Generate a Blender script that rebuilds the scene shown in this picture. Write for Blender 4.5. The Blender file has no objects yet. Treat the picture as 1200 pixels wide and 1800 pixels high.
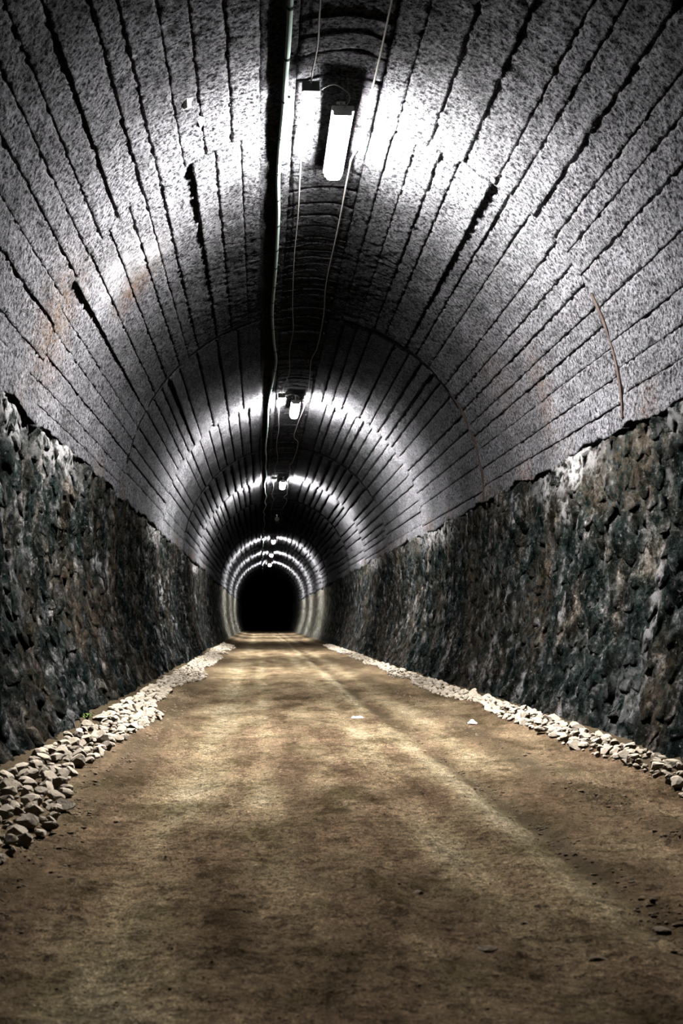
import bpy, math, random
import numpy as np
from mathutils import Vector, Matrix

random.seed(7)
RNG = np.random.default_rng(11)
scene = bpy.context.scene
COL = scene.collection

# ------------------------------------------------------------------ camera, world, exposure
CAM_LOC = (-0.60, 0.0, 0.95)
PITCH, YAW = math.radians(5.277), math.radians(3.911)
cd = bpy.data.cameras.new('camera')
cd.sensor_fit = 'VERTICAL'
cd.sensor_height = 36.0
cd.sensor_width = 24.0
cd.lens = 2068.0 / 1800.0 * 36.0
cd.clip_start, cd.clip_end = 0.05, 300
cd.dof.use_dof = True
cd.dof.focus_distance = 13.0
cd.dof.aperture_fstop = 5.0
cam = bpy.data.objects.new('camera', cd)
cam.location = CAM_LOC
cam.rotation_euler = (math.pi / 2 + PITCH, 0, -YAW)
COL.objects.link(cam)
scene.camera = cam

w = bpy.data.worlds.new('world')
scene.world = w
w.use_nodes = True
w.node_tree.nodes['Background'].inputs[0].default_value = (0, 0, 0, 1)
w.node_tree.nodes['Background'].inputs[1].default_value = 0.0

vs = scene.view_settings
vs.view_transform = 'Standard'
vs.look = 'None'
vs.exposure = 0.0
vs.gamma = 1.0
vs.use_curve_mapping = False
ALBEDO = 0.20            # scales every base colour down, lamps up, to weaken bounced light
LAMP_STRENGTH = 4400.0 / ALBEDO
LAMP_COLOR = (1.0, 0.985, 1.0)

# ------------------------------------------------------------------ tunnel dimensions (metres)
HALF_W, SPRING, RISE = 2.42, 2.60, 2.50
Y0, Y1 = -4.0, 112.0
LAMP_Y = [9.48 + 12.33 * k for k in range(7)]
DEAD = 3
RING0, RING_L = 9.60, 6.15

# ------------------------------------------------------------------ noise
def _hash(ix, iy, iz, seed):
    h = (ix * 374761393 + iy * 668265263 + iz * 1274126177 + seed * 974634777) & 0xFFFFFFFF
    h = ((h ^ (h >> 13)) * 1274126177) & 0xFFFFFFFF
    h = ((h ^ (h >> 16)) * 2246822519) & 0xFFFFFFFF
    return ((h ^ (h >> 15)) & 0xFFFFFF) / float(0xFFFFFF)

def vnoise(x, y, z, seed=0):
    """value noise, -1..1"""
    x, y, z = np.broadcast_arrays(np.asarray(x, float), np.asarray(y, float), np.asarray(z, float))
    fx, fy, fz = np.floor(x), np.floor(y), np.floor(z)
    ix, iy, iz = fx.astype(np.int64), fy.astype(np.int64), fz.astype(np.int64)
    u, v, q = x - fx, y - fy, z - fz
    u = u * u * (3 - 2 * u); v = v * v * (3 - 2 * v); q = q * q * (3 - 2 * q)
    r = 0
    for a in (0, 1):
        for b in (0, 1):
            for c in (0, 1):
                wgt = (u if a else 1 - u) * (v if b else 1 - v) * (q if c else 1 - q)
                r = r + wgt * _hash(ix + a, iy + b, iz + c, seed)
    return r * 2 - 1

def fbm(x, y, z, oct=3, seed=0, gain=0.5):
    r, a, f = 0, 1.0, 1.0
    for k in range(oct):
        r = r + a * vnoise(np.asarray(x) * f, np.asarray(y) * f, np.asarray(z) * f, seed + 31 * k)
        a *= gain; f *= 2.03
    return r

def sstep(a, b, x):
    t = np.clip((np.asarray(x, float) - a) / (b - a), 0, 1)
    return t * t * (3 - 2 * t)

# ------------------------------------------------------------------ object helpers
def mesh_np(name, V, F, attrs=None, smooth=True):
    V = np.asarray(V, np.float32)
    me = bpy.data.meshes.new(name)
    if isinstance(F, np.ndarray):
        n, k = F.shape
        me.vertices.add(len(V)); me.vertices.foreach_set('co', V.ravel())
        me.loops.add(n * k); me.loops.foreach_set('vertex_index', F.astype(np.int32).ravel())
        me.polygons.add(n); me.polygons.foreach_set('loop_start', (np.arange(n) * k).astype(np.int32))
    else:
        me.from_pydata(V.tolist(), [], F)
        n = len(F)
    me.update(calc_edges=True)
    if smooth:
        me.polygons.foreach_set('use_smooth', np.ones(len(me.polygons), bool))
    for an, av in (attrs or {}).items():
        at = me.attributes.new(an, 'FLOAT', 'POINT')
        at.data.foreach_set('value', np.asarray(av, np.float32).ravel())
    me.validate()
    return me

def obj(name, me, mat=None, parent=None, label=None, cat=None, group=None, kind=None, loc=None):
    o = bpy.data.objects.new(name, me)
    COL.objects.link(o)
    if mat is not None and me is not None and len(me.materials) == 0:
        me.materials.append(mat)
    if parent is not None:
        o.parent = parent
    if loc is not None:
        o.location = loc
    if label: o['label'] = label
    if cat: o['category'] = cat
    if group: o['group'] = group
    if kind: o['kind'] = kind
    return o

def grid_faces(nu, nv, flip=False, off=0):
    i, j = np.meshgrid(np.arange(nu - 1), np.arange(nv - 1), indexing='ij')
    a = (i * nv + j).ravel() + off
    F = np.stack([a, a + nv, a + nv + 1, a + 1], 1)
    return F[:, ::-1] if flip else F

def box_vf(cx, cy, cz, sx, sy, sz, bev=0.0):
    if bev <= 0:
        V = [(cx + a * sx / 2, cy + b * sy / 2, cz + c * sz / 2) for a in (-1, 1) for b in (-1, 1) for c in (-1, 1)]
        F = [(0, 1, 3, 2), (4, 6, 7, 5), (0, 4, 5, 1), (2, 3, 7, 6), (0, 2, 6, 4), (1, 5, 7, 3)]
        return V, F
    import bmesh
    bm = bmesh.new()
    bmesh.ops.create_cube(bm, size=1.0, matrix=Matrix.Diagonal((sx, sy, sz, 1)))
    bmesh.ops.bevel(bm, geom=bm.edges[:], offset=bev, segments=2, affect='EDGES', profile=0.6)
    bm.verts.index_update()
    V = [(v.co.x + cx, v.co.y + cy, v.co.z + cz) for v in bm.verts]
    F = [tuple(v.index for v in f.verts) for f in bm.faces]
    bm.free()
    return V, F

def join_vf(parts):
    V, F = [], []
    for v, f in parts:
        o = len(V)
        V += list(v)
        F += [tuple(i + o for i in q) for q in f]
    return V, F

def tube_vf(pts, r, sides=8, caps=True):
    P = np.asarray(pts, float)
    n = len(P)
    T = np.gradient(P, axis=0)
    T /= np.linalg.norm(T, axis=1)[:, None] + 1e-9
    up = np.array([0.0, 0.0, 1.0])
    V = []
    for i in range(n):
        a = np.cross(T[i], up)
        if np.linalg.norm(a) < 0.05:
            a = np.cross(T[i], (1.0, 0.0, 0.0))
        a /= np.linalg.norm(a)
        b = np.cross(a, T[i])
        for k in range(sides):
            t = 2 * math.pi * k / sides
            V.append(tuple(P[i] + r * (math.cos(t) * a + math.sin(t) * b)))
    F = []
    for i in range(n - 1):
        for k in range(sides):
            k2 = (k + 1) % sides
            F.append((i * sides + k, i * sides + k2, (i + 1) * sides + k2, (i + 1) * sides + k))
    if caps:
        F.append(tuple(range(sides))[::-1])
        F.append(tuple((n - 1) * sides + k for k in range(sides)))
    return V, F

def smooth_path(ctrl, step=0.06):
    """Catmull-Rom through control points, resampled"""
    C = np.asarray(ctrl, float)
    C = np.vstack([2 * C[0] - C[1], C, 2 * C[-1] - C[-2]])
    out = []
    for i in range(1, len(C) - 2):
        p0, p1, p2, p3 = C[i - 1], C[i], C[i + 1], C[i + 2]
        n = max(2, int(np.linalg.norm(p2 - p1) / step))
        for k in range(n):
            t = k / n
            out.append(0.5 * ((2 * p1) + (p2 - p0) * t + (2 * p0 - 5 * p1 + 4 * p2 - p3) * t * t + (3 * p1 - p0 - 3 * p2 + p3) * t ** 3))
    out.append(C[-2])
    return np.array(out)

# ------------------------------------------------------------------ materials
class NT:
    def __init__(self, name):
        self.m = bpy.data.materials.new(name)
        self.m.use_nodes = True
        self.t = self.m.node_tree
        self.b = self.t.nodes['Principled BSDF']
    def n(self, typ, **kw):
        nd = self.t.nodes.new(typ)
        for k, v in kw.items():
            if k.startswith('i_'):
                nd.inputs[k[2:]].default_value = v
            else:
                setattr(nd, k, v)
        return nd
    def l(self, a, b):
        self.t.links.new(a, b)
    def pos(self, scale=(1, 1, 1)):
        g = self.n('ShaderNodeNewGeometry')
        mp = self.n('ShaderNodeMapping')
        mp.inputs['Scale'].default_value = scale
        self.l(g.outputs['Position'], mp.inputs['Vector'])
        return mp.outputs['Vector']
    def noise(self, vec, scale, detail=4, rough=0.55, dist=0.0):
        nd = self.n('ShaderNodeTexNoise')
        nd.inputs['Scale'].default_value = scale
        nd.inputs['Detail'].default_value = detail
        nd.inputs['Roughness'].default_value = rough
        nd.inputs['Distortion'].default_value = dist
        self.l(vec, nd.inputs['Vector'])
        return nd.outputs['Fac']
    def ramp(self, fac, stops):
        r = self.n('ShaderNodeValToRGB')
        el = r.color_ramp.elements
        while len(el) < len(stops):
            el.new(0.5)
        for e, (p, c) in zip(el, stops):
            e.position = p
            e.color = (c[0], c[1], c[2], 1) if not isinstance(c, (int, float)) else (c, c, c, 1)
        self.l(fac, r.inputs['Fac'])
        return r.outputs['Color']
    def mix(self, fac, a, b, blend='MIX'):
        m = self.n('ShaderNodeMix', data_type='RGBA', blend_type=blend)
        for v, s in ((fac, m.inputs[0]), (a, m.inputs[6]), (b, m.inputs[7])):
            if isinstance(v, (int, float)):
                s.default_value = v
            elif isinstance(v, tuple):
                s.default_value = (v[0], v[1], v[2], 1)
            else:
                self.l(v, s)
        return m.outputs[2]
    def math(self, op, a, b=0.0):
        m = self.n('ShaderNodeMath', operation=op)
        for v, s in ((a, m.inputs[0]), (b, m.inputs[1])):
            if isinstance(v, (int, float)):
                s.default_value = v
            else:
                self.l(v, s)
        return m.outputs[0]
    def attr(self, name):
        a = self.n('ShaderNodeAttribute')
        a.attribute_name = name
        return a.outputs['Fac']
    def base(self, c, rough=0.6):
        self.l(self.mix(1.0, c, (ALBEDO, ALBEDO, ALBEDO), 'MULTIPLY'), self.b.inputs['Base Color'])
        self.b.inputs['Diffuse Roughness'].default_value = rough
        self.b.inputs["Specular IOR Level"].default_value = 0.0
    def bump(self, height, dist, strength=1.0, prev=None):
        b = self.n('ShaderNodeBump')
        b.inputs['Strength'].default_value = strength
        b.inputs['Distance'].default_value = dist
        self.l(height, b.inputs['Height'])
        if prev is not None:
            self.l(prev, b.inputs['Normal'])
        return b.outputs['Normal']

def mat_concrete():
    m = NT('board_marked_concrete')
    p = m.pos()
    ps = m.pos((1, 0.35, 1))
    big = m.noise(p, 0.9, 4)
    mid = m.noise(ps, 6.0, 5, 0.65)
    fine = m.noise(p, 30.0, 5, 0.72)
    grit = m.noise(p, 110.0, 2, 0.6)
    c = m.ramp(big, [(0.28, (0.070, 0.070, 0.070)), (0.5, (0.105, 0.104, 0.107)), (0.75, (0.145, 0.144, 0.15))])
    c = m.mix(0.6, c, m.ramp(mid, [(0.3, 0.25), (0.5, 0.72), (0.7, 1.0)]), 'MULTIPLY')
    c = m.mix(1.0, c, m.ramp(fine, [(0.38, 0.06), (0.45, 0.5), (0.52, 1.05), (0.64, 1.7)]), 'MULTIPLY')
    c = m.mix(0.8, c, m.ramp(grit, [(0.36, 0.35), (0.52, 1.0), (0.66, 1.4)]), 'MULTIPLY')
    # rust stain and lime bloom carried on the mesh
    rust = m.math('MULTIPLY', m.attr('rust'), m.ramp(m.noise(p, 14.0, 4, 0.7), [(0.40, 0.0), (0.58, 1.0)]))
    c = m.mix(m.math('MULTIPLY', rust, 0.7), c, (0.085, 0.048, 0.024))
    lime = m.math('MULTIPLY', m.attr('lime'), m.ramp(m.noise(m.pos((1, 1, 0.3)), 11.0, 4, 0.65), [(0.35, 0.15), (0.55, 1.0)]))
    c = m.mix(lime, c, (0.36, 0.35, 0.34))
    m.base(c)
    m.b.inputs['Roughness'].default_value = 0.9
    nb = m.bump(fine, 0.10, 1.0)
    nb = m.bump(grit, 0.022, 1.0, nb)
    m.l(nb, m.b.inputs['Normal'])
    return m.m

def mat_masonry():
    m = NT('sooty_rubble_masonry')
    p = m.pos()
    pv = m.pos((1, 0.66, 0.8))
    pv2 = m.pos((1, 0.8, 0.5))
    blot0 = m.noise(pv, 5.5, 4, 0.62, 0.2)
    grain = m.noise(m.pos((1, 0.5, 1)), 24.0, 5, 0.78)
    blot = m.math('ADD', m.math('MULTIPLY', m.math('SUBTRACT', grain, 0.5), 0.55), blot0)
    streak = m.noise(pv2, 9.0, 4, 0.6)
    fine = m.noise(m.pos((1, 0.55, 1)), 34.0, 6, 0.8)
    fleck = m.noise(m.pos((1, 0.5, 1)), 21.0, 4, 0.8)
    tint = m.noise(p, 1.6, 3)
    c = m.ramp(blot, [(0.38, (0.0024, 0.0038, 0.0033)), (0.49, (0.0085, 0.012, 0.0105)), (0.57, (0.024, 0.0275, 0.025)), (0.65, (0.082, 0.081, 0.078)), (0.76, (0.20, 0.195, 0.19))])
    c = m.mix(m.ramp(tint, [(0.46, 0.0), (0.66, 0.8)]), c, m.ramp(blot, [(0.38, (0.0045, 0.0037, 0.0025)), (0.53, (0.024, 0.0195, 0.014)), (0.69, (0.12, 0.10, 0.076))]))
    c = m.mix(0.7, c, m.ramp(streak, [(0.34, 0.2), (0.5, 0.85), (0.63, 1.4)]), 'MULTIPLY')
    c = m.mix(0.9, c, m.ramp(fine, [(0.36, 0.10), (0.48, 0.75), (0.62, 1.5)]), 'MULTIPLY')
    c = m.mix(m.ramp(fleck, [(0.60, 0.0), (0.68, 0.5)]), c, (0.16, 0.15, 0.135))
    oi = m.n('ShaderNodeObjectInfo')
    c = m.mix(0.7, c, m.ramp(oi.outputs['Random'], [(0.0, 0.6), (0.75, 1.0), (1.0, 1.9)]), 'MULTIPLY')
    # wall colour is raised to a brighter tan along the far stretch
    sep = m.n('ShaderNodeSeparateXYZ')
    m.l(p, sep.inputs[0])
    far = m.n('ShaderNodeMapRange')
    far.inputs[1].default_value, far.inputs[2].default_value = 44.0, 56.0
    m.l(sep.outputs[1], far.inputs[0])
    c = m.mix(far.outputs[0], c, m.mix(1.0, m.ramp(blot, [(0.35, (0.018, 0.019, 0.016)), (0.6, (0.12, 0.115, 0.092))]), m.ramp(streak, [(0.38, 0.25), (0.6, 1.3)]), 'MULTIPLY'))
    rust = m.math('MULTIPLY', m.attr('rust'), m.ramp(m.noise(p, 12.0, 4, 0.7), [(0.44, 0.0), (0.62, 0.8)]))
    c = m.mix(rust, c, (0.045, 0.033, 0.022))
    lime = m.math('MULTIPLY', m.attr('lime'), m.ramp(m.noise(pv, 13.0, 4, 0.65), [(0.42, 0.0), (0.56, 1.0)]))
    c = m.mix(lime, c, (0.25, 0.244, 0.235))
    m.base(c)
    m.l(m.ramp(blot, [(0.3, 0.5), (0.6, 0.85)]), m.b.inputs['Roughness'])
    nb = m.bump(blot0, 0.03, 0.8)
    nb = m.bump(grain, 0.09, 1.0, nb)
    nb = m.bump(fine, 0.04, 1.0, nb)
    m.l(nb, m.b.inputs['Normal'])
    return m.m

def mat_dirt():
    m = NT('packed_earth')
    p = m.pos()
    py = m.pos((1, 0.22, 1))
    tr = m.attr('track')
    mg = m.attr('margin')
    n1 = m.noise(py, 2.6, 5, 0.62)
    n2 = m.noise(p, 9.0, 5, 0.68)
    fine = m.noise(p, 55.0, 4, 0.75)
    tiny = m.noise(p, 150.0, 3, 0.7)
    lump = m.noise(m.pos((0.9, 1.1, 1)), 28.0, 6, 0.78)
    s = m.math('ADD', m.math('MULTIPLY', tr, 0.42), m.math('MULTIPLY', n1, 0.85))
    c = m.ramp(s, [(0.30, (0.054, 0.036, 0.022)), (0.46, (0.092, 0.065, 0.040)), (0.60, (0.138, 0.105, 0.064)), (0.80, (0.205, 0.168, 0.112))])
    c = m.mix(0.65, c, m.ramp(n2, [(0.33, 0.35), (0.5, 0.95), (0.66, 1.25)]), 'MULTIPLY')
    c = m.mix(0.85, c, m.ramp(fine, [(0.33, 0.25), (0.5, 0.78), (0.65, 1.25)]), 'MULTIPLY')
    c = m.mix(0.9, c, m.ramp(lump, [(0.36, 0.28), (0.46, 0.85), (0.56, 1.1), (0.68, 1.6)]), 'MULTIPLY')
    c = m.mix(1.0, c, m.ramp(tiny, [(0.38, 0.3), (0.5, 1.0), (0.62, 1.7)]), 'MULTIPLY')
    n3 = m.noise(m.pos((1, 0.55, 1)), 2.4, 7, 0.72)
    c = m.mix(1.0, c, m.ramp(n3, [(0.36, (0.48, 0.50, 0.42)), (0.48, (0.92, 0.93, 0.90)), (0.62, (1.25, 1.22, 1.2))]), 'MULTIPLY')
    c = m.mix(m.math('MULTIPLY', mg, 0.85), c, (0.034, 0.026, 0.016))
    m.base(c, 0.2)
    m.b.inputs['Roughness'].default_value = 0.95
    nb = m.bump(n2, 0.012, 0.7)
    nb = m.bump(fine, 0.012, 1.0, nb)
    nb = m.bump(tiny, 0.004, 1.0, nb)
    m.l(nb, m.b.inputs['Normal'])
    return m.m

def mat_rock(name, lo, hi):
    m = NT(name)
    p = m.pos()
    oi = m.n('ShaderNodeObjectInfo')
    n = m.noise(p, 16.0, 4, 0.6)
    f = m.noise(p, 70.0, 3, 0.7)
    c = m.mix(n, lo, hi)
    c = m.mix(0.8, c, m.ramp(oi.outputs['Random'], [(0.0, 0.62), (1.0, 1.0)]), 'MULTIPLY')
    c = m.mix(0.5, c, m.ramp(f, [(0.35, 0.55), (0.55, 1.0)]), 'MULTIPLY')
    m.base(c)
    m.b.inputs['Roughness'].default_value = 0.9
    m.l(m.bump(f, 0.006, 0.8), m.b.inputs['Normal'])
    return m.m

def mat_plain(name, col, rough=0.5, metal=0.0, var=0.15, scale=30.0):
    m = NT(name)
    n = m.noise(m.pos(), scale, 3)
    c = m.mix(n, tuple(x * (1 - var) for x in col), tuple(min(1, x * (1 + var)) for x in col))
    m.base(c)
    m.b.inputs['Roughness'].default_value = rough
    m.b.inputs['Metallic'].default_value = metal
    return m.m

def mat_emit(name, col, strength):
    m = NT(name)
    m.b.inputs['Base Color'].default_value = (0.8, 0.8, 0.8, 1)
    m.b.inputs['Emission Color'].default_value = (*col, 1)
    m.b.inputs['Emission Strength'].default_value = strength
    return m.m

M_CONC = mat_concrete()
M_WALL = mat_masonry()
M_DIRT = mat_dirt()
M_ROCK = mat_rock('pale_limestone', (0.26, 0.212, 0.155), (0.43, 0.372, 0.29))
M_ROADROCK = mat_rock('dusty_road_stone', (0.13, 0.10, 0.07), (0.24, 0.195, 0.14))
M_CLOD = mat_rock('soil_clod', (0.09, 0.066, 0.042), (0.19, 0.15, 0.10))
M_RUST = mat_plain('rusted_strip', (0.026, 0.020, 0.017), 0.85, 0, 0.4, 18)
M_TAR = mat_plain('black_joint_tar', (0.0045, 0.005, 0.005), 0.8, 0, 0.5, 12)
M_CONDUIT = mat_plain('pale_green_conduit', (0.28, 0.34, 0.30), 0.4, 0, 0.08)
M_WIRE = mat_plain('pale_grey_wire', (0.24, 0.23, 0.21), 0.5)
M_BOX = mat_plain('grey_box_plastic', (0.2, 0.21, 0.205), 0.5, 0, 0.06)
M_HOUSE = mat_plain('grey_lamp_housing', (0.38, 0.38, 0.37), 0.45, 0, 0.05)
M_CLIP = mat_plain('dark_clip', (0.03, 0.035, 0.03), 0.5)
M_STEEL = mat_plain('dull_steel', (0.3, 0.29, 0.27), 0.4, 0.8)
M_DIFF = mat_emit('lit_diffuser', LAMP_COLOR, LAMP_STRENGTH)
M_DEADDIFF = mat_plain('dusty_unlit_diffuser', (0.4, 0.4, 0.38), 0.35)
M_PAPER = mat_plain('white_paper', (0.80, 0.79, 0.76), 0.7, 0, 0.06)
M_LEAF = mat_plain('weed_green', (0.045, 0.075, 0.018), 0.6, 0, 0.3)
M_CHIP = mat_plain('white_mineral', (0.45, 0.45, 0.45), 0.8, 0, 0.2)

# ------------------------------------------------------------------ vault
def vault_pt(t, y, off):
    """t from the right springing (0) to the left one (pi); off > 0 moves into the tunnel"""
    ct, st = np.cos(t), np.sin(t)
    return (HALF_W - off) * ct, y, SPRING + (RISE - off) * st

def vault_attr(x, y, z):
    """rust and lime stains with a place of their own"""
    rust = np.zeros_like(x); lime = np.zeros_like(x)
    def g(cx, cy, cz, r, s=1.0):
        d2 = ((x - cx) / r[0]) ** 2 + ((y - cy) / r[1]) ** 2 + ((z - cz) / r[2]) ** 2
        return s * np.exp(-d2)
    rust += g(-1.85, 11.4, 4.2, (0.3, 0.35, 0.25), 1.0)
    rust += g(-2.3, 9.6, 3.35, (0.5, 0.6, 0.45), 0.75)
    rust += g(2.3, 11.9, 3.3, (0.3, 0.35, 0.6), 0.6)
    rust += g(2.15, 13.4, 3.7, (0.4, 0.7, 0.6), 0.35)
    lime += g(-1.62, 11.0, 4.4, (0.2, 0.25, 0.2), 0.45)
    lime += g(-1.9, 10.6, 4.1, (0.3, 0.4, 0.3), 0.3)
    near = sstep(2.95, 2.6, z) * sstep(0.1, 0.5, fbm(y * 0.9, 3.0 * np.sign(x), 0, 2, 5))
    rust += near * 0.6
    return np.clip(rust, 0, 1), np.clip(lime, 0, 1)

def vault_noise(x, y, z, lod=0):
    if lod:
        return 0.007 * fbm(x * 1.6, y * 0.8, z * 1.6, 2, 3)
    return 0.010 * fbm(x * 2.2, y * 1.3, z * 2.2, 3, 3) + 0.006 * vnoise(x * 11, y * 9, z * 11, 8) + 0.008 * vnoise(x * 22, y * 18, z * 22, 18)

ceiling_V, ceiling_F = [], None
ty = np.concatenate([np.arange(Y0, 50, 0.6), np.arange(50, Y1 + 1, 2.0)])
tt = np.linspace(-0.02, math.pi + 0.02, 60)
gy, gt = np.meshgrid(ty, tt, indexing='ij')
bx, by, bz = vault_pt(gt.ravel(), gy.ravel(), -0.075)
ceiling = obj('ceiling', mesh_np('ceiling', np.stack([bx, by, bz], 1), grid_faces(len(ty), len(tt), flip=True),
              {'rust': 0 * bx, 'lime': 0 * bx}), M_CONC, kind='structure',
              label='grey board-marked concrete barrel vault of the tunnel')

def xt(x):          # angle of a crown position
    return math.acos(max(-1, min(1, x / HALF_W)))

def ring_bounds(k):
    """board boundaries (angle) of ring k: list of (t0, t1, extra proud of far edge, recess, kind)"""
    r = random.Random(100 + k)
    fixed = {0: {'R': [70.7, 63.0], 'L': [138.0]}, 1: {'R': [56.0], 'L': [120.0, 153.0]}, 2: {'R': [44.0], 'L': [140.0]}}.get(k, {'R': [], 'L': []})
    out = []
    for side, start, end in (('R', xt(0.31), -0.02), ('L', xt(-0.63), math.pi + 0.02)):
        sg = -1 if side == 'R' else 1
        marks = [math.radians(a) for a in fixed[side]]
        t = start
        while (end - t) * sg > 1e-6:
            wdt = r.uniform(0.066, 0.105) if r.random() < 0.85 else r.uniform(0.12, 0.16)
            n = t + sg * wdt
            proud = max(0.0, r.gauss(0.0015, 0.004))
            for m_ in marks:
                if abs(n - m_) < 0.052:
                    n = m_; proud = 0.030
            if (end - n) * sg < 0.06:
                n = end
            out.append((t, n, proud, r.gauss(0, 0.003), 'board'))
            t = n
    # recessed slot beside the cable, and the narrow board carrying the cable
    out.append((xt(-0.46), xt(-0.63), 0.0, -0.085, 'slot'))
    out.append((xt(-0.36), xt(-0.46), 0.0, 0.018, 'board'))
    return out

def strip_mesh(t0, t1, ya, yb, proud, base, ry, rt, seed, lowjag=False, endgap=0.0):
    arc = abs(t1 - t0) * 2.45
    nv = max(3, int(arc / rt) + 1)
    nu = max(3, int((yb - ya) / ry) + 1)
    u = np.linspace(0, 1, nu); v = np.linspace(0, 1, nv)
    U, Vv = np.meshgrid(u, v, indexing='ij')
    gap = 0.0008 / 2.45
    sg = 1 if t1 > t0 else -1
    T = t0 + sg * gap + (t1 - t0 - 2 * sg * gap) * Vv
    Y = ya + 0.004 + (yb - ya - 0.008) * U
    Y = Y - endgap * (0.75 + 0.5 * vnoise(T * 7, ya, 0.2, 12)) * sstep(0.9, 1.0, U)
    # ragged board edges
    jag = 0.0010 * vnoise(Y * 1.3, seed, 0.5, 1) + 0.0022 * vnoise(Y * 27, seed, 0.5, 2)
    jag2 = 0.0010 * vnoise(Y * 1.3, seed + 7.3, 0.5, 1) + 0.0022 * vnoise(Y * 27, seed + 7.3, 0.5, 2)
    T = T + (jag * (1 - Vv) + jag2 * Vv) * (np.abs(Vv - 0.5) * 2) ** 2
    if lowjag:
        T = T + sg * Vv * 0.022 * fbm(Y * 1.6, seed, 0, 4, 9)
    end = np.abs(U - 0.5) * 2
    Y = Y + (end > 0.999) * np.sign(U - 0.5) * 0.016 * vnoise(T * 60, seed, 1, 4)
    off = base + proud * Vv ** 1.3 * (1.15 - 0.8 * U if proud > 0.025 else 1.0 + 0.7 * vnoise(Y * 0.7, seed, 3, 14)) + 0.004 * (U - 0.5) * math.sin(seed)
    # soft rounded arrises with chips
    ed = np.minimum(Vv, 1 - Vv) * arc
    off = off - 0.003 * np.exp(-(ed / 0.010) ** 2) - 0.016 * np.exp(-(ed / 0.02) ** 2) * sstep(0.2, 0.6, vnoise(Y * 14, seed * 3.1, 0, 6))
    x, y, z = vault_pt(T, Y, 0)
    off = off + vault_noise(x, y, z, ry > 0.06)
    x, y, z = vault_pt(T, Y, off)
    V = np.stack([x, y, z], -1).reshape(-1, 3)
    F = grid_faces(nu, nv, flip=(sg > 0))
    # side walls back into the shell
    idx = np.arange(nu * nv).reshape(nu, nv)
    loop = np.concatenate([idx[:, 0], idx[-1, 1:], idx[::-1, -1][1:], idx[0, ::-1][1:-1]])
    Tl, Yl = T.ravel()[loop], Y.ravel()[loop]
    bx_, by_, bz_ = vault_pt(Tl, Yl, -0.085 + min(0, base))
    nb = len(V)
    V = np.vstack([V, np.stack([bx_, by_, bz_], 1)])
    m_ = len(loop)
    a = np.arange(m_); b = (a + 1) % m_
    S = np.stack([loop[a], nb + a, nb + b, loop[b]], 1)
    if sg < 0:
        S = S[:, ::-1]
    F = np.vstack([F, S[:, ::-1]])
    ru, li = vault_attr(V[:, 0], V[:, 1], V[:, 2])
    return V, F, ru, li

far_parts = []
strip_id = 0
for k in range(-2, 17):
    ya = RING0 + RING_L * (k - 1)
    yb = ya + RING_L
    if yb < Y0 or ya > Y1:
        continue
    ry, rt = (0.032, 0.026) if k in (0, 1) else (0.09, 0.045) if k in (2, 3) else (0.3, 0.09)
    if k < 0: ry, rt = 0.6, 0.12
    if k > 7: ry, rt = 1.5, 0.12
    for (t0, t1, proud, base, kind) in ring_bounds(k):
        strip_id += 1
        jitter = random.uniform(-0.10, 0.10) if kind == 'board' else 0.0
        low = (t1 < 0.01 or t1 > math.pi - 0.01)
        V, F, ru, li = strip_mesh(t0, t1, ya + (jitter if 0 else 0), yb, proud, base, ry, rt, strip_id * 1.37, low,
                                  0.0 if k % 2 == 0 or kind == 'slot' else 0.02)
        if 0 <= k <= 6:
            obj('formwork_board', mesh_np('formwork_board', V, F, {'rust': ru, 'lime': li}), M_CONC, ceiling)
        else:
            far_parts.append((V, F))

# crown: short cross boards, lifted into shallow scallops
cy = Y0 + 0.3
t0, t1 = xt(0.31), xt(-0.36)
cr = random.Random(5)
while cy < 75:
    L = cr.uniform(0.16, 0.46)
    nu, nv = (7, 12) if cy < 30 else (3, 6)
    U, Vv = np.meshgrid(np.linspace(0, 1, nu), np.linspace(0, 1, nv), indexing='ij')
    T = t0 + 0.003 + (t1 - t0 - 0.006) * Vv
    bow = cr.uniform(0.03, 0.10)
    Y = cy + (L - 0.008) * U - bow * (1 - (2 * Vv - 1) ** 2) + 0.035 * vnoise(Vv * 3.5, cy * 3, (U > 0.5) * 5.0, 3)
    base = cr.gauss(0.004, 0.005)
    lip = cr.uniform(0.001, 0.012)
    x, y, z = vault_pt(T, Y, 0)
    off = base + lip * (1 - U) ** 2 + vault_noise(x, y, z, cy > 22) + 0.004 * vnoise(x * 20, y * 20, 0, 4)
    x, y, z = vault_pt(T, Y, off)
    V = np.stack([x, y, z], -1).reshape(-1, 3)
    F = grid_faces(nu, nv, flip=True)
    idx = np.arange(nu * nv).reshape(nu, nv)
    loop = np.concatenate([idx[:, 0], idx[-1, 1:], idx[::-1, -1][1:], idx[0, ::-1][1:-1]])
    bx_, by_, bz_ = vault_pt(T.ravel()[loop], Y.ravel()[loop], -0.085)
    nb = len(V); V = np.vstack([V, np.stack([bx_, by_, bz_], 1)])
    m_ = len(loop); a = np.arange(m_); b = (a + 1) % m_
    F = np.vstack([F, np.stack([loop[a], loop[b], nb + b, nb + a], 1)])
    if 5 < cy < 48:
        obj('crown_board', mesh_np('crown_board', V, F, {'rust': V[:, 0] * 0, 'lime': V[:, 0] * 0}), M_CONC, ceiling)
    else:
        far_parts.append((V, F))
    cy += L

def np_join(parts):
    Vs, Fs, o = [], [], 0
    for V, F in parts:
        Vs.append(V); Fs.append(F + o); o += len(V)
    return np.vstack(Vs), np.vstack(Fs)
V, F = np_join(far_parts)
obj('formwork_boards', mesh_np('formwork_boards', V, F, {'rust': V[:, 0] * 0, 'lime': V[:, 0] * 0}), M_CONC, ceiling, kind='stuff')

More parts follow.
